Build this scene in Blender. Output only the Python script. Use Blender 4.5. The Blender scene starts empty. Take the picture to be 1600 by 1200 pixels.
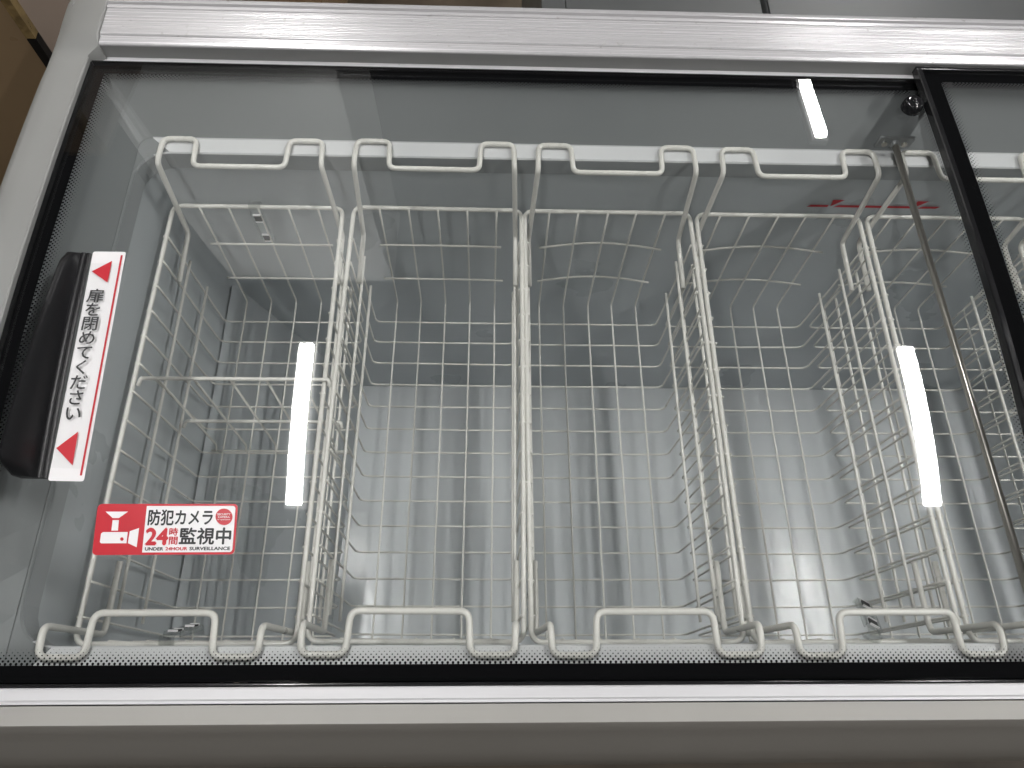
import bpy, bmesh, math, random
from mathutils import Vector, Matrix
random.seed(7)
C = bpy.context.scene.collection
SC = bpy.context.scene
PI = math.pi

# ---------------------------------------------------------------- camera
CAM = Vector((-0.0461, -0.0666, 0.8578)); PITCH = math.radians(65.885); YAW = math.radians(4.536); ROLL = math.radians(4.61)
FPX = 1136.7
def cam_axes():
    cp, sp, cy, sy = math.cos(PITCH), math.sin(PITCH), math.cos(YAW), math.sin(YAW)
    f = Vector((sy*cp, cy*cp, -sp)); r = Vector((cy, -sy, 0)); u = r.cross(f)
    c, s = math.cos(ROLL), math.sin(ROLL)
    return c*r+s*u, -s*r+c*u, f
cr, cu, cf = cam_axes()
cam = bpy.data.objects.new('camera', bpy.data.cameras.new('camera')); C.objects.link(cam)
cam.matrix_world = Matrix(((cr.x, cu.x, -cf.x, CAM.x), (cr.y, cu.y, -cf.y, CAM.y), (cr.z, cu.z, -cf.z, CAM.z), (0, 0, 0, 1)))
cam.data.sensor_width = 36; cam.data.lens = FPX/1600*36; cam.data.clip_start = 0.01; cam.data.clip_end = 60
SC.camera = cam
# ---------------------------------------------------------------- world, view
w = bpy.data.worlds.new('World'); SC.world = w; w.use_nodes = True
bg = w.node_tree.nodes['Background']; bg.inputs[0].default_value = (0.95, 0.97, 1.0, 1); bg.inputs[1].default_value = 0.025
SC.view_settings.view_transform = 'Standard'; SC.view_settings.look = 'None'; SC.view_settings.exposure = 0.0; SC.view_settings.gamma = 1
SC.cycles.transparent_max_bounces = 24; SC.cycles.max_bounces = 10; SC.cycles.diffuse_bounces = 6
SC.cycles.sample_clamp_indirect = 6
TUBE_L = 158.0

# ---------------------------------------------------------------- materials
def mat(name, col, rough=0.5, metal=0.0, spec=0.5, coat=0.0):
    m = bpy.data.materials.new(name); m.use_nodes = True
    b = m.node_tree.nodes['Principled BSDF']
    b.inputs['Base Color'].default_value = (*col, 1); b.inputs['Roughness'].default_value = rough
    b.inputs['Metallic'].default_value = metal; b.inputs['Specular IOR Level'].default_value = spec
    b.inputs['Coat Weight'].default_value = coat
    return m
def nd(m, t, **kw):
    n = m.node_tree.nodes.new(t)
    for k, v in kw.items(): setattr(n, k, v)
    return n
def lk(m, a, b): m.node_tree.links.new(a, b)
def mottled(m, scale, amt, rough_amt=0.0, bump=0.0, bscale=None, stretch=(1, 1, 1), specks=0.0, dist=0.001):
    """low contrast tone variation, roughness variation, bump and a few dirt specks"""
    b = m.node_tree.nodes['Principled BSDF']; col = b.inputs['Base Color'].default_value[:]
    tc = nd(m, 'ShaderNodeTexCoord'); mp = nd(m, 'ShaderNodeMapping'); mp.inputs['Scale'].default_value = stretch
    lk(m, tc.outputs['Object'], mp.inputs['Vector'])
    n = nd(m, 'ShaderNodeTexNoise'); n.inputs['Scale'].default_value = scale; n.inputs['Detail'].default_value = 5
    lk(m, mp.outputs[0], n.inputs['Vector'])
    mr = nd(m, 'ShaderNodeMapRange'); mr.inputs['From Min'].default_value = .3; mr.inputs['From Max'].default_value = .7
    mr.inputs['To Min'].default_value = 1-amt; mr.inputs['To Max'].default_value = 1+amt
    lk(m, n.outputs['Fac'], mr.inputs['Value'])
    mx = nd(m, 'ShaderNodeMix', data_type='RGBA', blend_type='MULTIPLY'); mx.inputs[0].default_value = 1
    mx.inputs[6].default_value = col; lk(m, mr.outputs[0], mx.inputs[7])
    out = mx.outputs[2]
    if specks:
        v = nd(m, 'ShaderNodeTexVoronoi'); v.inputs['Scale'].default_value = specks; lk(m, tc.outputs['Object'], v.inputs['Vector'])
        n2 = nd(m, 'ShaderNodeTexNoise'); n2.inputs['Scale'].default_value = specks*.35; lk(m, tc.outputs['Object'], n2.inputs['Vector'])
        th = nd(m, 'ShaderNodeMath', operation='MULTIPLY_ADD'); lk(m, n2.outputs['Fac'], th.inputs[0]); th.inputs[1].default_value = .22; th.inputs[2].default_value = -.108
        lt = nd(m, 'ShaderNodeMath', operation='LESS_THAN'); lk(m, v.outputs['Distance'], lt.inputs[0]); lk(m, th.outputs[0], lt.inputs[1])
        m2 = nd(m, 'ShaderNodeMix', data_type='RGBA'); lk(m, lt.outputs[0], m2.inputs[0]); lk(m, out, m2.inputs[6]); m2.inputs[7].default_value = (.05, .05, .05, 1)
        out = m2.outputs[2]
    lk(m, out, b.inputs['Base Color'])
    if rough_amt:
        r0 = b.inputs['Roughness'].default_value
        mr2 = nd(m, 'ShaderNodeMapRange'); mr2.inputs['From Min'].default_value = .3; mr2.inputs['From Max'].default_value = .7
        mr2.inputs['To Min'].default_value = max(.02, r0-rough_amt); mr2.inputs['To Max'].default_value = r0+rough_amt
        lk(m, n.outputs['Fac'], mr2.inputs['Value']); lk(m, mr2.outputs[0], b.inputs['Roughness'])
    if bump:
        nb = nd(m, 'ShaderNodeTexNoise'); nb.inputs['Scale'].default_value = bscale or scale*4; nb.inputs['Detail'].default_value = 3
        lk(m, mp.outputs[0], nb.inputs['Vector'])
        bp = nd(m, 'ShaderNodeBump'); bp.inputs['Strength'].default_value = bump; bp.inputs['Distance'].default_value = dist
        lk(m, nb.outputs['Fac'], bp.inputs['Height']); lk(m, bp.outputs[0], b.inputs['Normal'])
    return m

M = {}
M['cap'] = mottled(mat('grey_plastic', (.255, .256, .248), .45), 6, .03, .05, .15, 900, dist=.0003)
M['front_plastic'] = mottled(mat('pale_grey_plastic', (.345, .335, .315), .45), 7, .03, .05, .12, 700, dist=.0003)
M['collar'] = mottled(mat('collar_plastic', (.178, .188, .190), .4), 5, .03, .05, .1, 500, dist=.0003)
M['ledge'] = mottled(mat('white_ledge_plastic', (.60, .605, .61), .4), 8, .03, .05)
M['lip'] = mottled(mat('lip_plastic', (.33, .345, .35), .4), 5, .03, .05)
M['liner'] = mottled(mat('liner_painted_steel', (.46, .485, .50), .3), 5, .03, .04, .06, 14, specks=85, dist=.002)
M['floor_sheet'] = mottled(mat('liner_floor_steel', (.66, .68, .692), .17, spec=.3), 6, .03, .04, .35, 26, specks=80, dist=.002)
M['hump'] = mottled(mat('step_painted_steel', (.53, .555, .57), .3), 6, .03, .04, .05, 14, specks=80, dist=.002)
M['wire'] = mottled(mat('white_coated_wire', (.69, .675, .63), .3, spec=.5), 25, .03, .04, .06, 180, dist=.0003)
M['black'] = mat('black_plastic', (.007, .007, .008), .38, spec=.35)
M['black_gloss'] = mottled(mat('black_gloss_plastic', (.012, .012, .013), .12), 30, .1, .04)
M['steel'] = mottled(mat('bright_steel', (.58, .55, .50), .32, .85), 12, .05, .04)
M['bracket'] = mottled(mat('grey_zinc', (.32, .33, .33), .4, .6), 80, .06, .05)
M['front_face'] = mottled(mat('shadowed_front_face', (.17, .16, .145), .4), 7, .04, .05, .12, 700, dist=.0003)  # base colour darkened for the shadow of a person standing in front
M['red_mark'] = mat('red_paint_mark', (.52, .03, .04), .5)
M['white_print'] = mottled(mat('white_vinyl', (.84, .82, .83), .35), 30, .02)
M['red_print'] = mottled(mat('red_vinyl', (.52, .012, .025), .35), 40, .04)
M['black_print'] = mat('black_ink', (.012, .012, .014), .4)
M['brown'] = mottled(mat('brown_board', (.34, .235, .135), .3), 3, .12, .05)
M['taupe'] = mottled(mat('taupe_board', (.30, .235, .19), .55), 3, .06, .05)
M['ground'] = mottled(mat('brown_floor', (.11, .085, .06), .5), 9, .3, .1)
M['cabinet'] = mottled(mat('grey_cabinet_paint', (.075, .078, .078), .4), 4, .03, .05)
M['pillar'] = mottled(mat('white_wall_paint', (.84, .84, .82), .35, coat=.3), 3, .03)
M['housing'] = mat('lamp_housing', (.8, .8, .8), .5)

def alu(name, fine):
    m = mat(name, (.60, .588, .60), .25, .32)
    b = m.node_tree.nodes['Principled BSDF']
    tc = nd(m, 'ShaderNodeTexCoord'); mp = nd(m, 'ShaderNodeMapping'); mp.inputs['Scale'].default_value = (.02, fine, fine)
    lk(m, tc.outputs['Object'], mp.inputs['Vector'])
    n = nd(m, 'ShaderNodeTexNoise'); n.inputs['Scale'].default_value = 1.0; n.inputs['Detail'].default_value = 2; n.inputs['Roughness'].default_value = .6
    lk(m, mp.outputs[0], n.inputs['Vector'])
    bp = nd(m, 'ShaderNodeBump'); bp.inputs['Strength'].default_value = .22; bp.inputs['Distance'].default_value = .0006
    lk(m, n.outputs['Fac'], bp.inputs['Height']); lk(m, bp.outputs[0], b.inputs['Normal'])
    mr = nd(m, 'ShaderNodeMapRange'); mr.inputs['From Min'].default_value = .35; mr.inputs['From Max'].default_value = .65
    mr.inputs['To Min'].default_value = .18; mr.inputs['To Max'].default_value = .30
    lk(m, n.outputs['Fac'], mr.inputs['Value']); lk(m, mr.outputs[0], b.inputs['Roughness'])
    # grime spots
    v = nd(m, 'ShaderNodeTexNoise'); v.inputs['Scale'].default_value = 90; v.inputs['Detail'].default_value = 4; lk(m, tc.outputs['Object'], v.inputs['Vector'])
    gt = nd(m, 'ShaderNodeMapRange'); gt.inputs['From Min'].default_value = .67; gt.inputs['From Max'].default_value = .74; lk(m, v.outputs['Fac'], gt.inputs['Value'])
    mx = nd(m, 'ShaderNodeMix', data_type='RGBA'); lk(m, gt.outputs[0], mx.inputs[0]); mx.inputs[6].default_value = (.60, .588, .60, 1); mx.inputs[7].default_value = (.45, .44, .43, 1)
    lk(m, mx.outputs[2], b.inputs['Base Color'])
    return m
M['alu'] = alu('brushed_aluminium', 420)
M['alu_front'] = mottled(mat('anodised_aluminium', (.63, .625, .64), .5, .2), 60, .05, .05, .1, 300, stretch=(.05, 1, 1), specks=70)

def thin_glass(name, tint, f0=.045, rough=0.0, smudge=True):
    """one face of a clear sheet: straight-through transmission plus a Schlick reflection, the same from both sides"""
    m = bpy.data.materials.new(name); m.use_nodes = True; nt = m.node_tree
    nt.nodes.remove(nt.nodes['Principled BSDF']); out = nt.nodes['Material Output']
    tr = nd(m, 'ShaderNodeBsdfTransparent'); tr.inputs[0].default_value = (*tint, 1)
    gl = nd(m, 'ShaderNodeBsdfAnisotropic'); gl.inputs['Roughness'].default_value = rough
    lw = nd(m, 'ShaderNodeLayerWeight'); lw.inputs[0].default_value = .5
    pw = nd(m, 'ShaderNodeMath', operation='POWER'); lk(m, lw.outputs['Facing'], pw.inputs[0]); pw.inputs[1].default_value = 5
    ma = nd(m, 'ShaderNodeMath', operation='MULTIPLY_ADD'); lk(m, pw.outputs[0], ma.inputs[0]); ma.inputs[1].default_value = 1-f0; ma.inputs[2].default_value = f0
    mx = nd(m, 'ShaderNodeMixShader'); lk(m, ma.outputs[0], mx.inputs[0]); lk(m, tr.outputs[0], mx.inputs[1]); lk(m, gl.outputs[0], mx.inputs[2])
    lk(m, mx.outputs[0], out.inputs[0])
    return m
M['glass'] = thin_glass('lid_glass', (.985, .99, .988))
M['clear'] = thin_glass('clear_plastic', (.90, .91, .90), .16, .08)

def frit_dots():
    """black enamel dots printed on the glass, getting smaller towards the clear part; UV is in metres"""
    m = bpy.data.materials.new('black_frit_dots'); m.use_nodes = True; nt = m.node_tree
    b = nt.nodes['Principled BSDF']; b.inputs['Base Color'].default_value = (.005, .005, .006, 1); b.inputs['Roughness'].default_value = .6; b.inputs['Specular IOR Level'].default_value = 0
    out = nt.nodes['Material Output']
    uv = nd(m, 'ShaderNodeUVMap'); sx = nd(m, 'ShaderNodeSeparateXYZ'); lk(m, uv.outputs[0], sx.inputs[0])
    def mth(op, a, bb=None, c=None):
        n = nd(m, 'ShaderNodeMath', operation=op)
        for i, x in enumerate((a, bb, c)):
            if x is None: continue
            if isinstance(x, (int, float)): n.inputs[i].default_value = x
            else: lk(m, x, n.inputs[i])
        return n.outputs[0]
    P, Q, W = .0050, .0025, .0165
    vr = mth('DIVIDE', sx.outputs[1], Q); row = mth('FLOOR', vr)
    half = mth('MULTIPLY', mth('MODULO', row, 2.0), .5)
    uu = mth('FRACT', mth('ADD', mth('DIVIDE', sx.outputs[0], P), half))
    dx = mth('MULTIPLY', mth('SUBTRACT', uu, .5), P)
    dy = mth('MULTIPLY', mth('SUBTRACT', mth('FRACT', vr), .5), Q)
    # neighbours overlap rows: use the larger lattice distance metric
    r = mth('SQRT', mth('ADD', mth('MULTIPLY', dx, dx), mth('MULTIPLY', dy, dy)))
    rad = mth('MULTIPLY', mth('SUBTRACT', 1.0, mth('DIVIDE', mth('MULTIPLY', mth('ADD', row, .4), Q), W)), .00136)
    fac = mth('LESS_THAN', r, rad)
    tr = nd(m, 'ShaderNodeBsdfTransparent'); mx = nd(m, 'ShaderNodeMixShader')
    lk(m, fac, mx.inputs[0]); lk(m, tr.outputs[0], mx.inputs[1]); lk(m, b.outputs[0], mx.inputs[2]); lk(m, mx.outputs[0], out.inputs[0])
    return m
M['dots'] = frit_dots()
M['frit'] = mat('black_frit', (.004, .004, .0045), .6, spec=0.0)
lamp = bpy.data.materials.new('lamp_diffuser'); lamp.use_nodes = True
lamp.node_tree.nodes.remove(lamp.node_tree.nodes['Principled BSDF'])
em = nd(lamp, 'ShaderNodeEmission'); em.inputs[0].default_value = (1, .99, .975, 1); em.inputs[1].default_value = TUBE_L
lk(lamp, em.outputs[0], lamp.node_tree.nodes['Material Output'].inputs[0])

# ---------------------------------------------------------------- helpers
def obj(name, bm, m, parent=None, smooth=False, label=None):
    me = bpy.data.meshes.new(name); bm.normal_update(); bm.to_mesh(me); bm.free()
    if m: me.materials.append(m)
    if smooth:
        for p in me.polygons: p.use_smooth = True
    o = bpy.data.objects.new(name, me); C.objects.link(o)
    if parent: o.parent = parent
    if label: o['label'] = label
    return o
def thing(name, label, cat, loc=(0, 0, 0), group=None):
    o = bpy.data.objects.new(name, None); C.objects.link(o); o.location = loc
    o.empty_display_size = .05
    o['label'] = label; o['category'] = cat
    if group: o['group'] = group
    return o
def tag(o, label, cat, group=None):
    o['label'] = label; o['category'] = cat
    if group: o['group'] = group
    return o
def add_box(bm, x0, x1, y0, y1, z0, z1, bev=0.0):
    r = bmesh.ops.create_cube(bm, size=1)
    for v in r['verts']:
        v.co = Vector((x0 if v.co.x < 0 else x1, y0 if v.co.y < 0 else y1, z0 if v.co.z < 0 else z1))
    if bev:
        es = list({e for v in r['verts'] for e in v.link_edges})
        bmesh.ops.bevel(bm, geom=es, offset=bev, segments=2, affect='EDGES', profile=.6)
def box(*a, bev=0.0):
    bm = bmesh.new(); add_box(bm, *a, bev=bev); return bm
def fillet(pts, rad, n=4, closed=False):
    """round the corners of a polyline"""
    pts = [Vector(p) for p in pts]; out = []; N = len(pts)
    for i, p in enumerate(pts):
        if not closed and i in (0, N-1): out.append(p); continue
        a, b = pts[i-1], pts[(i+1) % N]
        u, v = a-p, b-p; lu, lv = u.length, v.length
        u.normalize(); v.normalize(); ang = u.angle(v)
        t = min(rad/math.tan(ang/2), lu*.49, lv*.49)
        p0, p1 = p+u*t, p+v*t
        for k in range(n+1):
            s = k/n; out.append(p0*(1-s)**2 + p*2*s*(1-s) + p1*s*s)
    return out
def add_tube(bm, pts, r, n=8, closed=False):
    pts = [Vector(p) for p in pts]; N = len(pts); rings = []
    nrm = None
    for i, p in enumerate(pts):
        if closed: d = pts[(i+1) % N]-pts[i-1]
        else: d = pts[min(i+1, N-1)]-pts[max(i-1, 0)]
        d.normalize()
        if nrm is None:
            nrm = d.orthogonal().normalized()
        else:
            nrm = (nrm - d*nrm.dot(d))
            if nrm.length < 1e-6: nrm = d.orthogonal()
            nrm.normalize()
        b = d.cross(nrm)
        rings.append([bm.verts.new(p+(nrm*math.cos(2*PI*k/n)+b*math.sin(2*PI*k/n))*r) for k in range(n)])
    m = N if closed else N-1
    for i in range(m):
        A, B = rings[i], rings[(i+1) % N]
        off = 0
        if closed and i == N-1:   # match the twist at the seam
            off = min(range(n), key=lambda o: sum((A[k].co-B[(k+o) % n].co).length for k in range(n)))
        for k in range(n):
            bm.faces.new((A[k], A[(k+1) % n], B[(k+1+off) % n], B[(k+off) % n]))
    if not closed:
        for R_, rev, c in ((rings[0], True, pts[0]), (rings[-1], False, pts[-1])):
            bm.faces.new(list(reversed(R_)) if rev else R_)
def tube(pts, r, n=8, closed=False):
    bm = bmesh.new(); add_tube(bm, pts, r, n, closed); return bm
def wobble(pts, step, amp, seed):
    """resample a polyline and give it the slight bends of a hand-welded wire"""
    rnd = random.Random(seed); ph = [rnd.uniform(0, 6.28) for _ in range(6)]
    out = []
    pts = [Vector(p) for p in pts]; acc = 0
    for a, b in zip(pts, pts[1:]):
        L = (b-a).length; k = max(1, int(L/step))
        for i in range(k):
            s = acc+L*i/k; p = a+(b-a)*(i/k)
            out.append(p+Vector((math.sin(s*15+ph[0])+.3*math.sin(s*37+ph[1]), math.sin(s*13+ph[2])+.3*math.sin(s*33+ph[3]), math.sin(s*17+ph[4])+.3*math.sin(s*41+ph[5])))*amp)
        acc += L
    out.append(pts[-1]); return out
def loft_x(prof, x0, x1, nseg=1, closed=False):
    """extrude a (y, z) profile along x"""
    bm = bmesh.new(); rows = []
    for i in range(nseg+1):
        x = x0+(x1-x0)*i/nseg
        rows.append([bm.verts.new((x, y, z)) for y, z in prof])
    n = len(prof)
    for i in range(nseg):
        for k in range(n if closed else n-1):
            bm.faces.new((rows[i][k], rows[i][(k+1) % n], rows[i+1][(k+1) % n], rows[i+1][k]))
    bmesh.ops.recalc_face_normals(bm, faces=bm.faces) if closed else None
    if closed:
        bm.faces.new(rows[0]); bm.faces.new(list(reversed(rows[-1]))); bmesh.ops.recalc_face_normals(bm, faces=bm.faces)
    return bm
def rrect(x0, x1, y0, y1, r, n=6):
    out = []
    for cx, cy, a in ((x1-r, y1-r, 0), (x0+r, y1-r, 90), (x0+r, y0+r, 180), (x1-r, y0+r, 270)):
        for k in range(n+1):
            t = math.radians(a+90*k/n); out.append((cx+r*math.cos(t), cy+r*math.sin(t)))
    return out
def loft_rings(rings, inward=True):
    """rings of (x, y) loops with their z, joined as the wall of a tub"""
    bm = bmesh.new(); R_ = [[bm.verts.new((x, y, z)) for x, y in loop] for loop, z in rings]
    for A, B in zip(R_, R_[1:]):
        n = len(A)
        for k in range(n): bm.faces.new((A[k], A[(k+1) % n], B[(k+1) % n], B[k]) if not inward else (A[(k+1) % n], A[k], B[k], B[(k+1) % n]))
    return bm

Y0G = .40
def zg(y):
    """height of the outer face of the gently curved glass"""
    return .162 - (.08 if y > Y0G else .20)*(y-Y0G)**2
FLOOR_Z, GROUND_Z = -.68, -.95

# ---------------------------------------------------------------- ground
g = obj('floor', box(-5, 6, -4, 7, GROUND_Z-.1, GROUND_Z), M['ground']); g['kind'] = 'structure'

# ---------------------------------------------------------------- the freezer
FX1 = 1.36
fz = thing('chest_freezer', 'open-top grey chest freezer with aluminium rails, holding a row of white wire baskets', 'freezer', (.3, .3, GROUND_Z))
OFF = Vector((.3, .3, GROUND_Z))
def part(name, bm, m, parent=None, smooth=False, label=None):
    p = parent or fz
    o = obj(name, bm, m, p, smooth, label)
    if p is fz: o.location = -OFF
    return o
# outer cabinet: front face rolling outwards, and the plain side and back sheets
zf = zg(-.044)+.004      # level of the front edge
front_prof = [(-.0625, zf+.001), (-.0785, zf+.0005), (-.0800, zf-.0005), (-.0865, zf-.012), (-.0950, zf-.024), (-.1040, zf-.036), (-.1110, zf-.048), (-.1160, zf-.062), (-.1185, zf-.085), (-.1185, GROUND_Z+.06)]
part('front_trim', loft_x(front_prof[:2], -.617, FX1), M['front_plastic'])
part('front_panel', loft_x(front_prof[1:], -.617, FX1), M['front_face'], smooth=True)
bm = bmesh.new(); add_box(bm, -.614, -.600, -.110, .790, GROUND_Z+.06, .10); part('side_panel', bm, M['cap'])
part('side_panel', box(FX1-.02, FX1, -.110, .790, GROUND_Z+.06, .15), M['cap'])
part('back_panel', box(-.600, FX1-.02, .785, .800, GROUND_Z+.06, .165), M['cap'])
part('plinth', box(-.57, FX1-.04, -.08, .76, GROUND_Z, GROUND_Z+.06), M['black'])
# grey end cap along the left side, following the curve of the glass, with a raised shoulder by the back rail
bm = bmesh.new(); rows = []
ny = 90
for i in range(ny+1):
    y = -.118+(.80+.118)*i/ny
    z = zg(min(y, .70))+.0075
    xi = -.5605
    zo = z
    if y > .700: xi = -.5605+.0140*min(1, (y-.700)/.008); z += .0165*min(1, (y-.700)/.02)
    bump = .003*math.exp(-((y-.715)/.035)**2)
    prof = [(xi, z-.03), (xi, z-.0015), (xi-.0015, z), (-.585, zo*.3+z*.7), (-.600, zo+.0015), (-.608, zo-.002), (-.6135+bump, zo-.007), (-.617+bump, zo-.016), (-.6185, zo-.04), (-.619, -.02)]
    rows.append([bm.verts.new((x, y, zz)) for x, zz in prof])
for A, B in zip(rows, rows[1:]):
    for k in range(len(A)-1): bm.faces.new((A[k], A[k+1], B[k+1], B[k]))
bm.faces.new(rows[0]); bm.faces.new(list(reversed(rows[-1])))
bmesh.ops.recalc_face_normals(bm, faces=bm.faces)
part('end_cap', bm, M['cap'], smooth=True).data.set_sharp_from_angle(angle=math.radians(40))
# aluminium rail along the back: fluted top, step down to the channel the lids run in
rp = [(.787, .150), (.787, .1765), (.785, .1785), (.778, .1785), (.7765, .1755), (.7745, .1750), (.7740, .1762), (.7700, .1760)]
y = .7700
while y > .7275:
    for q in range(6):
        yy = y-.0030*q/6; rp.append((yy, .1747+.010*(yy-.770)+.00020*math.cos(2*PI*q/6)))
    y -= .0030
rp += [(.7240, .1735), (.7235, .1722), (.7180, .1708), (.7175, .1716), (.7120, .1705), (.7105, .1690), (.7105, .1675)]
part('back_rail', loft_x(rp, -.5470, FX1-.02), M['alu'], smooth=True).data.set_sharp_from_angle(angle=math.radians(48))
part('rail_face', loft_x([(.7106, .1675), (.7112, .1670), (.7112, .1490)], -.5600, FX1-.02), M['cap'])
part('track_ledge', loft_x([(.7112, .1490), (.7090, .1486), (.6975, .1484), (.6968, .1478), (.6968, .1350)], -.5600, FX1-.02), M['alu_front'])
# white aluminium rail along the front with a dark seal in front of the glass
part('front_rail', loft_x([(-.0475, zf-.03), (-.0475, zf+.0035), (-.0490, zf+.0045), (-.0575, zf+.0040), (-.0590, zf+.0030), (-.0612, zf+.0028), (-.0618, zf-.003)], -.5590, FX1-.02), M['alu_front'])
part('front_seal', loft_x([(-.0438, zf-.014), (-.0438, zf-.0020), (-.0446, zf-.0008), (-.0460, zf-.0008), (-.0468, zf-.0022), (-.0470, zf-.014)], -.5590, FX1-.02), M['black_gloss'], smooth=True)
# collar between the glass and the ledge
cx1 = FX1-.06
n8 = 6
def ringz(x0, y0, y1, r, zfun):
    loop = rrect(x0, cx1, y0, y1, r, n8); return loop
bm = bmesh.new(); RR = []
for (x0, y0, y1, r, dz) in ((-.5560, -.0425, .6900, .012, None), (-.5140, -.0400, .6350, .016, .0880)):
    loop = rrect(x0, cx1 if dz else cx1+.02, y0, y1, r, n8)
    # subdivide the long left side so the top follows the glass
    pts = []
    for a, b in zip(loop, loop[1:]+loop[:1]):
        k = 14 if math.hypot(b[0]-a[0], b[1]-a[1]) > .3 else 1
        for i in range(k): pts.append((a[0]+(b[0]-a[0])*i/k, a[1]+(b[1]-a[1])*i/k))
    RR.append([bm.verts.new((x, y, (zg(y)-.0075) if dz is None else dz)) for x, y in pts])
A, B = RR
for k in range(len(A)): bm.faces.new((A[(k+1) % len(A)], A[k], B[k], B[(k+1) % len(A)]))
part('collar', bm, M['collar'])
# white ledge the baskets hang on, and its rolled lip
bm = loft_rings([(rrect(-.5140, cx1, -.0400, .6350, .016, n8), .0880), (rrect(-.5136, cx1, -.0395, .6340, .016, n8), .0865), (rrect(-.5125, cx1-.01, -.0095, .6120, .040, n8), .0860), (rrect(-.5110, cx1-.012, -.0080, .6105, .040, n8), .0840)])
lo = part('ledge', bm, M['ledge']); lo.data.materials.append(M['collar'])
for p in lo.data.polygons:
    if p.center.x < -.488: p.material_index = 1
part('ledge_lip', loft_rings([(rrect(-.5110, cx1-.012, -.0080, .6105, .040, n8), .0840), (rrect(-.5112, cx1-.012, -.0082, .6107, .040, n8), .0560), (rrect(-.5180, cx1-.005, -.0150, .6165, .045, n8), .0545)]), M['lip'])
# painted steel liner
wl = loft_rings([(rrect(-.5180, cx1-.005, -.0150, .6165, .045, n8), .0545), (rrect(-.5175, cx1-.005, -.0150, .6170, .045, n8), .0400), (rrect(-.5030, cx1-.006, -.0150, .6175, .030, n8), -.200), (rrect(-.4990, cx1-.006, -.0150, .6175, .012, n8), -.252), (rrect(-.4980, cx1-.006, -.0150, .6175, .004, n8), FLOOR_Z-.04)])
liner = part('liner', wl, M['liner'], smooth=True); liner.data.set_sharp_from_angle(angle=math.radians(35))
fb = bmesh.new()
q4 = [fb.verts.new(p) for p in ((-.497, -.0145, FLOOR_Z+.022), (cx1-.007, -.0145, FLOOR_Z+.022), (cx1-.007, .6170, FLOOR_Z-.012), (-.497, .6170, FLOOR_Z-.012))]
fb.faces.new(q4); part('liner_floor', fb, M['floor_sheet'])
# steep sloping panel over the machinery at the left end
part('sloping_panel', loft_rings([([(-.4975, .6174), (-.4975, -.0148), (-.335, -.0148), (-.335, .6174)], FLOOR_Z-.03), ([(-.4975, .6174), (-.4975, -.0148), (-.4960, -.0148), (-.4960, .6174)], -.251)], inward=False), M['hump'], label='blue grey sloping panel at the left end of the freezer')
# red load line printed on the back wall
bm = bmesh.new()
def poly(bm, pts): bm.faces.new([bm.verts.new(p) for p in pts])
yb = .6158
def xz(pts, yy=yb): return [(x, yy, z) for x, z in pts]
poly(bm, xz([(.427, -.0125), (.4315, -.0075), (.4585, -.0075), (.4585, -.0125)]))
poly(bm, xz([(.4665, -.0125), (.4735, -.0075), (.587, -.0075), (.587, -.0125)]))
poly(bm, xz([(.595, -.0125), (.602, -.0075), (.628, -.0075), (.6235, -.0125)]))
poly(bm, xz([(.4600, .0045), (.4775, .0045), (.4620, -.0105)]))
poly(bm, xz([(.5870, .0045), (.6045, .0045), (.5895, -.0105)]))
for f in bm.faces:
    if f.normal.y > 0: f.normal_flip()
part('load_line', bm, M['red_mark'])
# steel bar under the glass with its screwed bracket
bar = part('support_bar', tube([(.4995, .634, .110), (.5010, -.02, .119)], .0042, 12), M['steel'], smooth=True)
bk = bmesh.new(); add_box(bk, .477, .5245, .6285, .6325, .1010, .1190, bev=.0012)
add_tube(bk, [(.4995, .631, .110), (.4995, .622, .1101)], .0058, 12)
part('bracket', bk, M['bracket'], bar)
for sx in (.4865, .5140):
    s = bmesh.new(); add_tube(s, [(sx, .6295, .108), (sx, .6262, .108)], .0036, 12); part('screw', s, M['steel'], bar)

# ---------------------------------------------------------------- glass lids
def lid_z(y, dz): return zg(y)+dz
def sheet(x0, x1, y0, y1, dz, n=40):
    bm = bmesh.new(); rows = []
    for i in range(n+1):
        y = y0+(y1-y0)*i/n; rows.append([bm.verts.new((x, y, lid_z(y, dz))) for x in (x0, x1)])
    for A, B in zip(rows, rows[1:]): bm.faces.new((A[0], A[1], B[1], B[0]))
    return bm
def frit_ring(x0, x1, y0, y1, dz, wl, wr, wf, wb, n=40):
    """solid black enamel along the four edges"""
    bm = bmesh.new()
    def strip(xa, xb, ya, yb):
        k = max(1, int((yb-ya)/.018)); rows = []
        for i in range(k+1):
            y = ya+(yb-ya)*i/k; rows.append([bm.verts.new((x, y, lid_z(y, dz))) for x in (xa, xb)])
        for A, B in zip(rows, rows[1:]): bm.faces.new((A[0], A[1], B[1], B[0]))
    strip(x0, x0+wl, y0, y1); strip(x1-wr, x1, y0, y1); strip(x0+wl, x1-wr, y0, y0+wf); strip(x0+wl, x1-wr, y1-wb, y1)
    return bm
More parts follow.
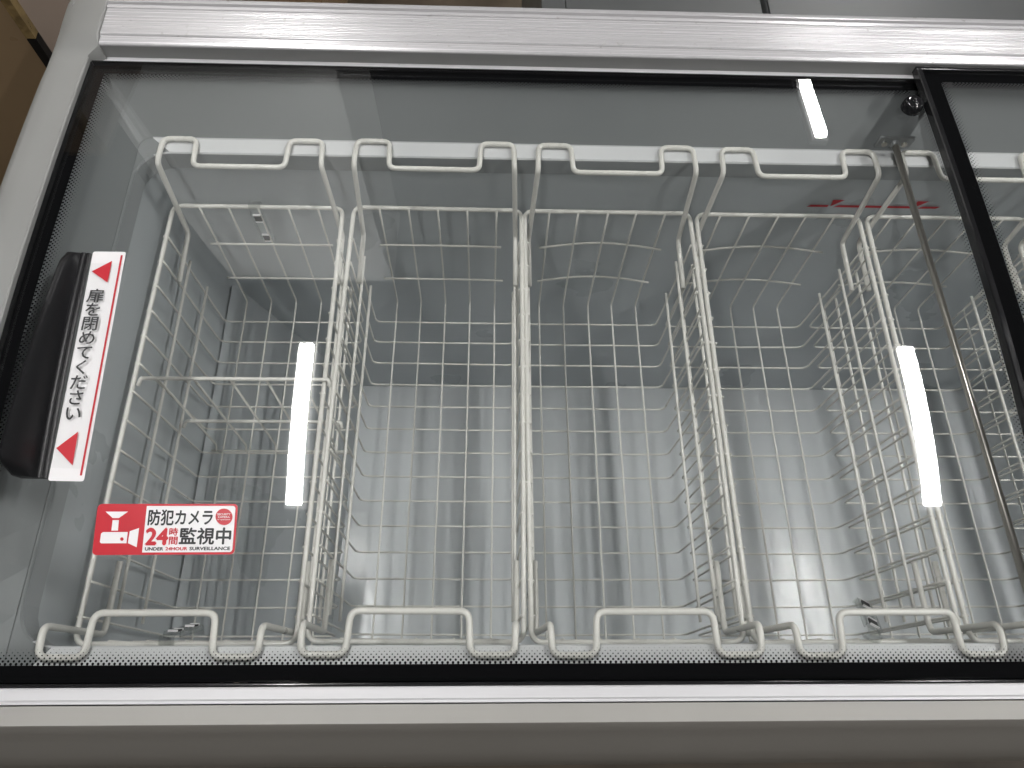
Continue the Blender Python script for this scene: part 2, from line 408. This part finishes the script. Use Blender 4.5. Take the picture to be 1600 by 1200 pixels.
def dot_ring(x0, x1, y0, y1, dz, W=.0165):
    """the dotted fade inside the solid border, mitred at the corners; u runs along the edge, v across it"""
    bm = bmesh.new(); uvl = bm.loops.layers.uv.new('UVMap')
    def quad(ps, uvs):
        f = bm.faces.new([bm.verts.new((x, y, lid_z(y, dz))) for x, y in ps])
        for l, uv in zip(f.loops, uvs): l[uvl].uv = uv
    # left and right
    k = 36
    for i in range(k):
        a, b = y0+(y1-y0)*i/k, y0+(y1-y0)*(i+1)/k
        ca = [max(a, y0), min(b, y1)]
        quad([(x0, a), (x0+W, a), (x0+W, b), (x0, b)], [(a, 0), (a, W), (b, W), (b, 0)])
        quad([(x1-W, a), (x1, a), (x1, b), (x1-W, b)], [(a, W), (a, 0), (b, 0), (b, W)])
    for (ya, yb, flip) in ((y0, y0+W, False), (y1-W, y1, True)):
        va, vb = (0, W) if not flip else (W, 0)
        h = 4
        for j in range(h):
            p, q = ya+(yb-ya)*j/h, ya+(yb-ya)*(j+1)/h; vp, vq = va+(vb-va)*j/h, va+(vb-va)*(j+1)/h
            quad([(x0+W, p), (x1-W, p), (x1-W, q), (x0+W, q)], [(x0+W, vp), (x1-W, vp), (x1-W, vq), (x0+W, vq)])
    return bm
GT = .005
def make_lid(name, label, x0, x1, y0, y1, dz, wl, wr, wf, wb):
    t = thing(name, label, 'glass lid', (x0, y0, zg(y0)+dz), 'sliding glass lids of the freezer')
    off = -Vector((x0, y0, zg(y0)+dz))
    def lp(n, bm, m, parent=None, smooth=True, label=None):
        o = obj(n, bm, m, parent or t, smooth, label)
        if not parent: o.location = off
        return o
    gbm = sheet(x0, x1, y0, y1, dz)
    b2 = sheet(x0, x1, y0, y1, dz-GT)
    me = bpy.data.meshes.new('tmp'); b2.to_mesh(me); b2.free(); gbm.from_mesh(me); bpy.data.meshes.remove(me)
    gp = lp('glass_pane', gbm, M['glass'])
    fr = lp('frit_border', frit_ring(x0, x1, y0, y1, dz-GT-.0006, wl, wr, wf, wb), M['frit'])
    lp('dot_fade', dot_ring(x0+wl, x1-wr, y0+wf, y1-wb, dz-GT-.0006), M['dots'], fr)
    return t, lp
LX0, LX1, LY0, LY1 = -.5590, .558, -.0428, .6955
lid, lpart = make_lid('sliding_lid', 'lower sliding glass lid with black handle and two stickers, on the left', LX0, LX1, LY0, LY1, 0, .0165, .0310, .0150, .0135)
# dark edge strips of the lower lid
e = bmesh.new()
for xa, xb, ya, yb in ((LX0-.0012, LX0-.0002, LY0, LY1),):
    k = 40; rows = []
    for i in range(k+1):
        y = ya+(yb-ya)*i/k; rows.append([e.verts.new(p) for p in ((xa, y, zg(y)-.008), (xa, y, zg(y)+.0006), (xb, y, zg(y)+.0006), (xb, y, zg(y)-.008))])
    for A, B in zip(rows, rows[1:]):
        for q in range(4): e.faces.new((A[q], A[(q+1) % 4], B[(q+1) % 4], B[q]))
bmesh.ops.recalc_face_normals(e, faces=e.faces)
lpart('edge_strip', e, M['black'], smooth=False)
lpart('edge_strip', box(LX0, LX1, LY1+.0003, LY1+.0022, zg(LY1)-.008, zg(LY1)+.0006), M['black'], smooth=False)

RX0, RX1, RDZ = .5165, 1.29, .0150
rid, rpart = make_lid('sliding_lid', 'upper sliding glass lid with a thick black edge, overlapping from the right', RX0, RX1, -.030, .6985, RDZ, .0265, .03, .015, .016)
e = bmesh.new(); k = 40; rows = []
for i in range(k+1):
    y = -.030+(.6985+.030)*i/k; z = zg(y)+RDZ
    rows.append([e.verts.new(p) for p in ((RX0-.0030, y, z-.0095), (RX0-.0030, y, z+.0002), (RX0-.0018, y, z+.0014), (RX0+.0035, y, z+.0014), (RX0+.0042, y, z+.0002), (RX0+.0042, y, z-.0095))])
for A, B in zip(rows, rows[1:]):
    for q in range(6): e.faces.new((A[q], A[(q+1) % 6], B[(q+1) % 6], B[q]))
e.faces.new(rows[0]); e.faces.new(rows[-1]); bmesh.ops.recalc_face_normals(e, faces=e.faces)
rpart('edge_molding', e, M['black_gloss'], smooth=False)
rpart('edge_molding', box(RX0-.003, RX1, .6988, .7040, zg(.70)+RDZ-.0095, zg(.70)+RDZ+.0008, bev=.0008), M['black_gloss'], smooth=False)

# bumper knob on the lower lid
kb = bmesh.new(); kx, ky = .4985, .6420; kz = zg(ky)
prof = [(0.0, .0150), (.0035, .0150), (.0042, .0135), (.0080, .0140), (.0108, .0132), (.0118, .0115), (.0120, .0095), (.0126, .0090), (.0128, .0005)]
N = 28; rings = [[kb.verts.new((kx+r*math.cos(2*PI*i/N), ky+r*math.sin(2*PI*i/N), kz+z)) for i in range(N)] for r, z in prof[1:]]
for A, B in zip(rings, rings[1:]):
    for i in range(N): kb.faces.new((A[i], B[i], B[(i+1) % N], A[(i+1) % N]))
kb.faces.new(rings[0])
bmesh.ops.recalc_face_normals(kb, faces=kb.faces)
lpart('bumper', kb, M['black_gloss'])

# handle: a flange lying on the glass and a grip that swells towards the front
hb = bmesh.new(); rows = []
hy0, hy1 = .1430, .3970; nh = 40
for i in range(nh+1):
    t = i/nh; y = hy0+(hy1-hy0)*t; z = zg(y)+.0006
    xr = -.4800+(-.4880+.4800)*t            # right edge beside the sticker
    s = 1-t
    end = min(1, (1-abs(2*t-1))*11)         # rounded ends
    hgt = (.007+.030*max(0, s)**.75)*(.25+.75*math.sqrt(end))
    if t > .93: hgt *= .55+.45*(1-t)/.07
    lean = .0215+.004*s
    rows.append([hb.verts.new(p) for p in (
        (xr, y, z), (xr, y, z+.0030), (xr-.0030, y, z+.0036), (xr-.0044, y, z+.0030), (xr-.0056, y, z+.0038), (xr-.0090, y, z+.0040),
        (xr-.0105, y, z+.0030), (xr-.0120, y, z+.0034+hgt*.10), (xr-.0150, y, z+.0036+hgt*.45), (xr-lean+.004, y, z+.004+hgt*.85), (xr-lean+.001, y, z+.004+hgt),
        (xr-lean-.0020, y, z+.004+hgt*.98), (xr-lean-.0030, y, z+.004+hgt*.8), (xr-lean-.0010, y, z+.0030+hgt*.3), (xr-lean, y, z))])
for A, B in zip(rows, rows[1:]):
    for q in range(len(A)): hb.faces.new((A[q], A[(q+1) % len(A)], B[(q+1) % len(A)], B[q]))
hb.faces.new(rows[0]); hb.faces.new(rows[-1]); bmesh.ops.recalc_face_normals(hb, faces=hb.faces)
h = lpart('handle', hb, M['black']); h.data.set_sharp_from_angle(angle=math.radians(50))

# ---------------------------------------------------------------- stickers
def hit(u, v, eps=0.0):
    """where the sight line through a photo pixel meets the lower lid"""
    d = cr*((u-800)/FPX) + cu*(-(v-600)/FPX) + cf
    t = (.16-CAM.z)/d.z
    for _ in range(15):
        p = CAM+d*t; t += (zg(p.y)+eps-p.z)/d.z
    return CAM+d*t
class Sheet:
    def __init__(s, tl, tr, br, bl, base=.0006): s.c = (tl, tr, br, bl); s.base = base
    def P(s, u, v, layer=0):
        tl, tr, br, bl = s.c
        p = (tl*(1-u)+tr*u)*(1-v)+(bl*(1-u)+br*u)*v
        return Vector((p.x, p.y, zg(p.y)+s.base+layer*.00035))
def flat(S, pts, layer):
    bm = bmesh.new(); bm.faces.new([bm.verts.new(S.P(u, v, layer)) for u, v in pts])
    bm.normal_update()
    for f in bm.faces:
        if f.normal.z < 0: f.normal_flip()
    return bm
def merge(bms):
    out = bms[0]
    for b in bms[1:]:
        me = bpy.data.meshes.new('tmp'); b.to_mesh(me); b.free(); out.from_mesh(me); bpy.data.meshes.remove(me)
    return out
def rr_uv(u0, u1, v0, v1, ru, rv, n=6):
    out = []
    for cx, cy, a in ((u1-ru, v0+rv, -90), (u1-ru, v1-rv, 0), (u0+ru, v1-rv, 90), (u0+ru, v0+rv, 180)):
        for k in range(n+1):
            t = math.radians(a+90*k/n); out.append((cx+ru*math.cos(t), cy+rv*math.sin(t)))
    return out
def glyphs(body, offset=0.0):
    cu_ = bpy.data.curves.new('t', 'FONT'); cu_.body = body; cu_.size = 1; cu_.resolution_u = 3; cu_.offset = offset; cu_.fill_mode = 'BOTH' if hasattr(cu_, 'fill_mode') else cu_.fill_mode
    o = bpy.data.objects.new('t', cu_); C.objects.link(o)
    dg = bpy.context.evaluated_depsgraph_get(); me = bpy.data.meshes.new_from_object(o.evaluated_get(dg))
    vs = [v.co.copy() for v in me.vertices]; fs = [tuple(p.vertices) for p in me.polygons]
    bpy.data.objects.remove(o); bpy.data.curves.remove(cu_); bpy.data.meshes.remove(me)
    return vs, fs
def text(S, body, u0, u1, v0, v1, layer, offset=0.0, fit=True, slant=0.0):
    """lettering laid into the rectangle u0..u1, v0..v1 of the sticker"""
    vs, fs = glyphs(body)
    bm = bmesh.new()
    if not vs: return bm
    xs = [v.x for v in vs]; ys = [v.y for v in vs]
    x0, x1, y0, y1 = min(xs), max(xs), min(ys), max(ys)
    if not fit: x0, x1, y0, y1 = 0.0, 1.0, -.12, .88     # the character's em square
    k = 0
    for dx, dy in ((0, 0), (offset, 0), (-offset, 0), (0, offset), (0, -offset)) if offset else ((0, 0),):
        bv = [bm.verts.new(S.P(u0+(v.x+dx-x0)/(x1-x0)*(u1-u0), v1+(v.y+dy-y0)/(y1-y0)*(v0-v1), layer+.02*k)) for v in vs]
        k += 1
        for f in fs:
            try: bm.faces.new([bv[i] for i in f])
            except ValueError: pass
    bm.normal_update()
    for f in bm.faces:
        if f.normal.z < 0: f.normal_flip()
    return bm

# sticker beside the handle
S1 = Sheet(hit(146, 393.5), hit(197.5, 394), hit(131.5, 752.5), hit(75.5, 751.5))
st = lpart('sticker', flat(S1, rr_uv(0, 1, 0, 1, .07, .0095), 0), M['white_print'], smooth=False, label='narrow white sticker with red arrows and black upright lettering')
obj('red_arrow', flat(S1, [(.10, .100), (.64, .047), (.64, .153)], 1), M['red_print'], st)
obj('red_arrow', flat(S1, [(.08, .874), (.62, .807), (.62, .940)], 1), M['red_print'], st)
obj('red_line', flat(S1, [(.865, .018), (.925, .018), (.925, .978), (.865, .978)], 1), M['red_print'], st)
chars = '扉を閉めてください'
tb = []
for i, ch in enumerate(chars):
    vc = .217+(.733-.217)*i/8
    tb.append(text(S1, ch, .115, .645, vc-.0345, vc+.0345, 1, .013, fit=False))
obj('lettering', merge(tb), M['black_print'], st)

# security camera sticker
S2 = Sheet(hit(153.5, 787.5), hit(372.5, 787.5), hit(366.5, 866.5), hit(144, 867.5))
s2 = lpart('sticker', flat(S2, rr_uv(0, 1, 0, 1, .032, .09), 0), M['red_print'], smooth=False, label='red and white security camera sticker with a white camera symbol')
def q2(x, y):
    L = 150-(y-110)*.1163; R_ = 1496-(y-110)*.082
    return ((x-L)/(R_-L), (y-108)/494)
wu = rr_uv(.350, .984, .045, .955, .02, .06)
wu = [(.350 if u < .38 else u, v) for u, v in wu]
obj('white_field', flat(S2, [(.350, .045)] + [p for p in wu if p[0] > .38] + [(.350, .955)], 1), M['white_print'], s2)
cam_bits = [flat(S2, [q2(*p) for p in ((225, 185), (440, 185), (352, 248), (292, 248))], 1),
            flat(S2, [q2(*p) for p in ((292, 268), (352, 268), (343, 370), (280, 370))], 1),
            flat(S2, [q2(*p) for p in ((200, 384), (436, 384), (424, 492), (182, 492), (170, 480), (182, 398))], 1),
            flat(S2, [q2(*p) for p in ((456, 376), (545, 345), (521, 530), (437, 490))], 1)]
obj('camera_symbol', merge(cam_bits), M['white_print'], s2)
def disc(S, x, y, r, layer, n=24):
    return flat(S, [q2(x+r*math.cos(2*PI*i/n), y+r*math.sin(2*PI*i/n)) for i in range(n)], layer)
obj('lens_dot', disc(S2, 382, 452, 17, 2), M['red_print'], s2)
obj('round_badge', disc(S2, 1361, 238, 82, 2), M['red_print'], s2)
def t2(body, x0, x1, y0, y1, off, layer=2):
    ym = (y0+y1)/2; a = q2(x0, ym)[0]; b = q2(x1, ym)[0]; return text(S2, body, a, b, q2(0, y0)[1], q2(0, y1)[1], layer, off)
obj('lettering', merge([t2('防犯カメラ', 636, 1250, 168, 318, .026), t2('監視中', 934, 1424, 346, 504, .026), t2('UNDER', 603, 775, 532, 562, .034), t2('SURVEILLANCE', 1028, 1416, 530, 561, .034)]), M['black_print'], s2)
obj('lettering', merge([t2('24', 614, 818, 352, 505, .04), t2('時', 836, 918, 346, 420, .018), t2('間', 832, 912, 432, 506, .018), t2('24HOUR', 798, 1005, 531, 561, .034)]), M['red_print'], s2)
obj('lettering', merge([t2('SECURITY', 1298, 1424, 204, 224, .01, 3), t2('CAMERA', 1304, 1416, 232, 250, .01, 3), t2('in operation', 1300, 1420, 258, 276, .005, 3)]), M['white_print'], s2)

# ---------------------------------------------------------------- baskets
RIM_R, HOOK_R, ROD_R, WIRE_R = .0032, .0036, .0022, .00155
L = .590; HW = .120; D = .2387
def make_basket(idx, x, yo, rot, label, seed, bow=0.0):
    t = thing('wire_basket', label, 'wire basket', (x, .295+yo, 0), 'white wire baskets hanging in the freezer')
    t.rotation_euler = (0, 0, rot)
    rnd = random.Random(seed)
    def B(name, pts, r, n=8, closed=False):
        bm = tube([(p[0], p[1]-.295, p[2]) for p in pts], r, n, closed)
        return obj(name, bm, M['wire'], t, True)
    rim = fillet([(-HW, 0, 0), (HW, 0, 0), (HW, L, 0), (-HW, L, 0)], .014, 5, True)
    # the long sides of the rim are never quite straight
    ph = rnd.uniform(-.0016, .0016); ph2 = rnd.uniform(-.0016, .0016)
    rr = []
    for a, b in zip(rim, rim[1:]+rim[:1]):
        k = 8 if (b-a).length > .4 else 1
        for i in range(k): rr.append(a+(b-a)*i/k)
    rr = [Vector((p.x+(ph if p.x < 0 else ph2)*math.sin(PI*max(0, min(1, p.y/L))), p.y, p.z)) for p in rr]
    ro = B('rim', rr, RIM_R, 10, True)
    wb = bmesh.new(); wb.from_mesh(ro.data)
    for k in range(14):
        for sd, off in ((-1, ph), (1, ph2)):
            yy = .5345-.03893*k+rnd.uniform(-.001, .001); xx = sd*(HW-.0012+rnd.choice((0, .0032)))+off*math.sin(PI*yy/L)
            mt = Matrix.Translation((xx, yy-.295, rnd.uniform(.0004, .0016))) @ Matrix.Diagonal((1, 1.25, .9, 1))
            bmesh.ops.create_icosphere(wb, subdivisions=1, radius=rnd.uniform(.0021, .0029), matrix=mt)
    wb.to_mesh(ro.data); wb.free()
    for pz in ro.data.polygons: pz.use_smooth = True
    # hangers: side run, leg, hook on the ledge, dropped handle bar, hook, leg, side run
    zt = .0905
    for back in (True, False):
        j = rnd.uniform(-.001, .001)
        if back:
            yl0, yl1, yh, ybar, yend = .574, .590, .6300, .5845, .492
        else:
            yl0, yl1, yh, ybar, yend = .014, .0105, -.0195, .0225, .098
        w1, w2, w0 = .1065, .0595, .1125
        pts = [(-w0, yend, -.046), (-w0, yl0, -.044), (-w1, yl1, zt), (-w1+.001, yh, zt), (-w2-.002, yh, zt), (-w2, ybar, zt+.0005), (w2, ybar, zt+.0005), (w2+.002, yh, zt), (w1-.001, yh, zt), (w1, yl1, zt), (w0, yl0, -.044), (w0, yend, -.046)]
        pts = [(p[0]+j, p[1], p[2]) for p in pts]
        B('hanger', fillet(pts, .0105, 5), HOOK_R, 10)
    for k in range(14):                       # thin wires across, down both sides and under
        y = .5345-.03893*k
        jz = rnd.uniform(-.0008, .0008)
        pts = fillet([(-.1168, y, .001), (-.1168, y, -D+jz), (.1168, y, -D+jz), (.1168, y, .001)], .012, 4)
        B('cross_wire', wobble(pts, .03, .0002, seed*100+k), WIRE_R, 6)
    for k in range(5):                        # thin wires from front to back, up both ends
        xx = (k-2)*.0419+rnd.uniform(-.001, .001)
        pts = fillet([(xx, L-.003, .001), (xx, .573, -D+.003), (xx, .0130, -D+.003), (xx, .003, .001)], .008, 4)
        B('long_wire', wobble(pts, .04, .00025, seed*100+50+k), WIRE_R, 6)
    for s in (-1, 1):
        for z, y1 in ((-.068, .546), (-.140, .540)):
            yy = rnd.uniform(-.006, .006)
            B('side_rod', wobble([(s*.1128, .036, z+rnd.uniform(-.002, .002)), (s*.1128, y1+yy, z)], .06, .0002, seed*100+70+int(z*1000)+s), ROD_R, 8)
    for z in (-.076, -.161):                  # two short wires across each end
        wz = .0945+rnd.uniform(-.003, .003)
        for yy, sg in ((L-.0055-.012*abs(z)/.16, 1), (.0055+.006*abs(z)/.16, -1)):
            pts = [(-wz+2*wz*i/10, yy+sg*bow*math.sin(PI*i/10), z+bow*.3*math.sin(PI*i/10)+rnd.uniform(-.0003, .0003)) for i in range(11)]
            B('end_wire', pts, WIRE_R*1.1, 6)
    return t
bl = [
 ('leftmost wire basket, against the left wall, holding a wire divider', -.3764, .0000, .000, .0),
 ('wire basket second from the left, beside the one with a divider', -.1226, .0015, -.006, .0005),
 ('wire basket third from the left, right of the midline between two empty baskets', .1243, .0004, .000, .009),
 ('wire basket left of the steel bar, with a clear clip on its front rim', .3746, -.0005, .002, .008),
 ('wire basket under the steel bar, behind the red load line', .6250, .000, .000, .006),
 ('wire basket seen only through the right glass lid', .8750, .000, .000, .004)]
bl[2] = ('wire basket third from the left, between two empty baskets, with bowed end wires',) + bl[2][1:]
for i, (lab, x, yo, rot, bow) in enumerate(bl): make_basket(i, x, yo, rot, lab, 11+i*7, bow)

# wire divider standing across the leftmost basket
dv = thing('basket_divider', 'small white wire divider panel standing across the leftmost basket', 'divider', (-.368, .315, -.1))
def dvp(name, pts, r, n=8): return obj(name, tube([(p[0]+.368, p[1]-.315, p[2]+.1) for p in pts], r, n), M['wire'], dv, True)
dvp('top_bar', fillet([(-.4895, .309, .001), (-.4860, .318, .0045), (-.2500, .318, .0045), (-.2480, .309, .001)], .004, 3), .0027)
dvp('middle_bar', fillet([(-.4815, .302, -.132), (-.4780, .312, -.130), (-.2590, .312, -.130), (-.2560, .302, -.132)], .004, 3), .0025)
for k in range(5):
    xx = -.466+.0455*k
    dvp('divider_wire', fillet([(xx, .318, .002), (xx, .3085, -.222), (xx, .2985, -.228)], .006, 3), .0016, 6)
dvp('bottom_bar', [(-.474, .3005, -.2275), (-.262, .3005, -.2275)], .0016, 6)

# clear plastic clips on the rims
def make_clip(label, loc, rz, rx, flip=1):
    t = thing('price_clip', label, 'plastic clip', loc, 'clear plastic clips on the basket rims'); t.rotation_euler = (rx, 0, rz)
    bm = bmesh.new(); add_tube(bm, fillet([(0, .006, -.004), (0, .006, .006), (0, -.006, .006), (0, -.006, -.012)], .005, 4), .001, 4)
    b2 = bmesh.new()
    prof = fillet([(0, .0055, -.006), (0, .0055, .0055), (0, -.0055, .0055), (0, -.0055, -.050), (0, -.0075, -.078), (0, .004, -.082)], .003, 3)
    bm.free()
    for xa in (-.0085, .0085): pass
    rows = []
    for p in prof: rows.append([b2.verts.new((-.0085, p.y, p.z)), b2.verts.new((.0085, p.y, p.z))])
    for A, Bq in zip(rows, rows[1:]): b2.faces.new((A[0], A[1], Bq[1], Bq[0]))
    r = bmesh.ops.solidify(b2, geom=b2.faces[:], thickness=.0016)
    bmesh.ops.recalc_face_normals(b2, faces=b2.faces)
    obj('clip_body', b2, M['clear'], t)
    obj('rib', box(-.0095, -.0082, -.0085, -.002, -.072, -.008), M['clear'], t); obj('rib', box(.0082, .0095, -.0085, -.002, -.072, -.008), M['clear'], t)
    for zz in (-.017, -.064):  # black patches and white bars paint the reflections in the clear plastic
        obj('dark_reflection', box(-.0048, .0048, -.0092, -.0074, zz-.0065, zz+.0065), M['black'], t)
        obj('bright_reflection', box(-.0052, .0052, -.0100, -.0078, zz+.0067, zz+.0088), M['white_print'], t)
        obj('bright_reflection', box(-.0052, .0052, -.0100, -.0078, zz-.0088, zz-.0067), M['white_print'], t)
    return t
make_clip('clear plastic clip on the back rim of the leftmost basket', (-.3810, L+.001, .0005), 0, 0)
make_clip('clear plastic clip lying along the front rim of the leftmost basket', (-.395, .004, .0015), math.radians(180), math.radians(-12))
make_clip('clear plastic clip twisted on the front rim left of the steel bar', (.390, .006, .004), math.radians(150), math.radians(-38))

# ---------------------------------------------------------------- things around the freezer
bx = thing('tall_box', 'tall brown board box with a glossy corner strip, behind the left end of the freezer', 'box', (-.824, .983, GROUND_Z))
bc = Vector((.824, -.983, -GROUND_Z))
o = obj('front_side', box(-1.70, -.838, .983, .995, GROUND_Z, .62), M['brown'], bx); o.location = bc
o = obj('right_side', box(-.836, -.824, .997, 1.75, GROUND_Z, .62), M['taupe'], bx); o.location = bc
strip = mottled(mat('glossy_tape', (.30, .21, .09), .12, .3, coat=.6), 22, .5, .05, .9, 26, dist=.01)
o = obj('corner_strip', box(-.8375, -.8215, .9795, .9965, -.060, .62), strip, bx); o.location = bc
o = obj('corner_strip', box(-.8375, -.8215, .9795, .9965, GROUND_Z, -.062), M['black'], bx, label='black lower end of the corner strip'); o.location = bc

for i, (x0, x1, lab) in enumerate(((.030, .372, 'grey cabinet top behind the rail, left of the black gap'), (.382, 1.60, 'wide grey cabinet top behind the rail, right of the black gap'))):
    t = thing('grey_cabinet', lab, 'cabinet', (x0, .90, GROUND_Z), 'grey cabinets standing behind the freezer'); oc = -Vector((x0, .90, GROUND_Z))
    o = obj('cabinet_body', box(x0, x1, .90, 1.55, GROUND_Z, .075, bev=.004), M['cabinet'], t); o.location = oc
    if i == 0:
        o = obj('top_panel', box(x0+.001, x0+.036, .899, 1.55, .0765, .081, bev=.001), M['cabinet'], t); o.location = oc
        o = obj('top_panel', box(x0+.038, x1-.001, .899, 1.55, .0765, .081, bev=.001), M['cabinet'], t); o.location = oc
    else:
        o = obj('top_panel', box(x0+.001, x1-.001, .899, 1.55, .0765, .081, bev=.001), M['cabinet'], t); o.location = oc

# tall white cupboard behind the freezer, seen mirrored in the lid
cu2 = thing('tall_cupboard', 'tall white cupboard behind the freezer, seen only mirrored in the left lid', 'cupboard', (-.9, 1.85, GROUND_Z)); oc = -Vector((-.9, 1.85, GROUND_Z))
o = obj('cupboard_body', box(-1.32, -.533, 1.85, 2.40, -.45, 2.598), M['pillar'], cu2); o.location = oc
o = obj('cornice', box(-1.326, -.527, 1.838, 2.40, 2.60, 2.645, bev=.004), M['pillar'], cu2); o.location = oc

o = obj('plinth', box(-1.30, -.553, 1.87, 2.39, GROUND_Z, -.452), M['brown'], cu2); o.location = oc

# ---------------------------------------------------------------- ceiling lamps
def lamp_unit(xa, ya, xb, yb, label, z=3.0, wd=.036):
    a = math.atan2(xb-xa, yb-ya); ln = math.hypot(xb-xa, yb-ya)
    t = thing('ceiling_lamp', label, 'ceiling lamp', ((xa+xb)/2, (ya+yb)/2, z), 'ceiling lamps mirrored in the glass'); t.rotation_euler = (0, 0, -a)
    obj('lamp_housing', box(-.055, .055, -ln/2-.03, ln/2+.03, .03, .09), M['housing'], t)
    obj('diffuser', box(-wd, wd, -ln/2, ln/2, -.017, .028, bev=.012), lamp, t)
lamp_unit(-.982, .206, -.999, 1.442, 'long ceiling lamp mirrored near the divider in the left lid')
lamp_unit(2.168, .210, 2.200, 1.468, 'long ceiling lamp mirrored beside the steel bar')
lamp_unit(2.190, 3.64, 2.270, 4.75, 'far ceiling lamp mirrored at the back edge of the left lid')

# unseen next lamps of both rows; far right row added to brighten left wall
for i, (xx, ya, yb, pw) in enumerate(((-.98, -2.2, -1.1, .75), (2.18, -2.2, -1.1, .8), (5.4, -2.2, -1.1, 1.2), (5.4, .47, 1.66, 1.3))):
    ld = bpy.data.lights.new('unseen_lamp', 'AREA'); ld.shape = 'RECTANGLE'; ld.size = .072; ld.size_y = yb-ya
    ld.color = (1, .99, .975); ld.energy = TUBE_L*.072*(yb-ya)*PI*pw
    lo = bpy.data.objects.new('unseen_lamp', ld); C.objects.link(lo); lo.location = (xx, (ya+yb)/2, 3.0)

# two added unseen lights that make the mirrored cupboard front glow
for loc, pw, sz in (((-.886, 1.56, 2.34), 2.2, .05), ((-.92, .55, 2.15), 13.0, .10)):
    ld = bpy.data.lights.new('cupboard_fill', 'AREA'); ld.shape = 'DISK'; ld.size = sz; ld.color = (1, .99, .975); ld.energy = pw
    lo = bpy.data.objects.new('cupboard_fill', ld); C.objects.link(lo); lo.location = loc; lo.rotation_euler = (math.radians(90), 0, 0)
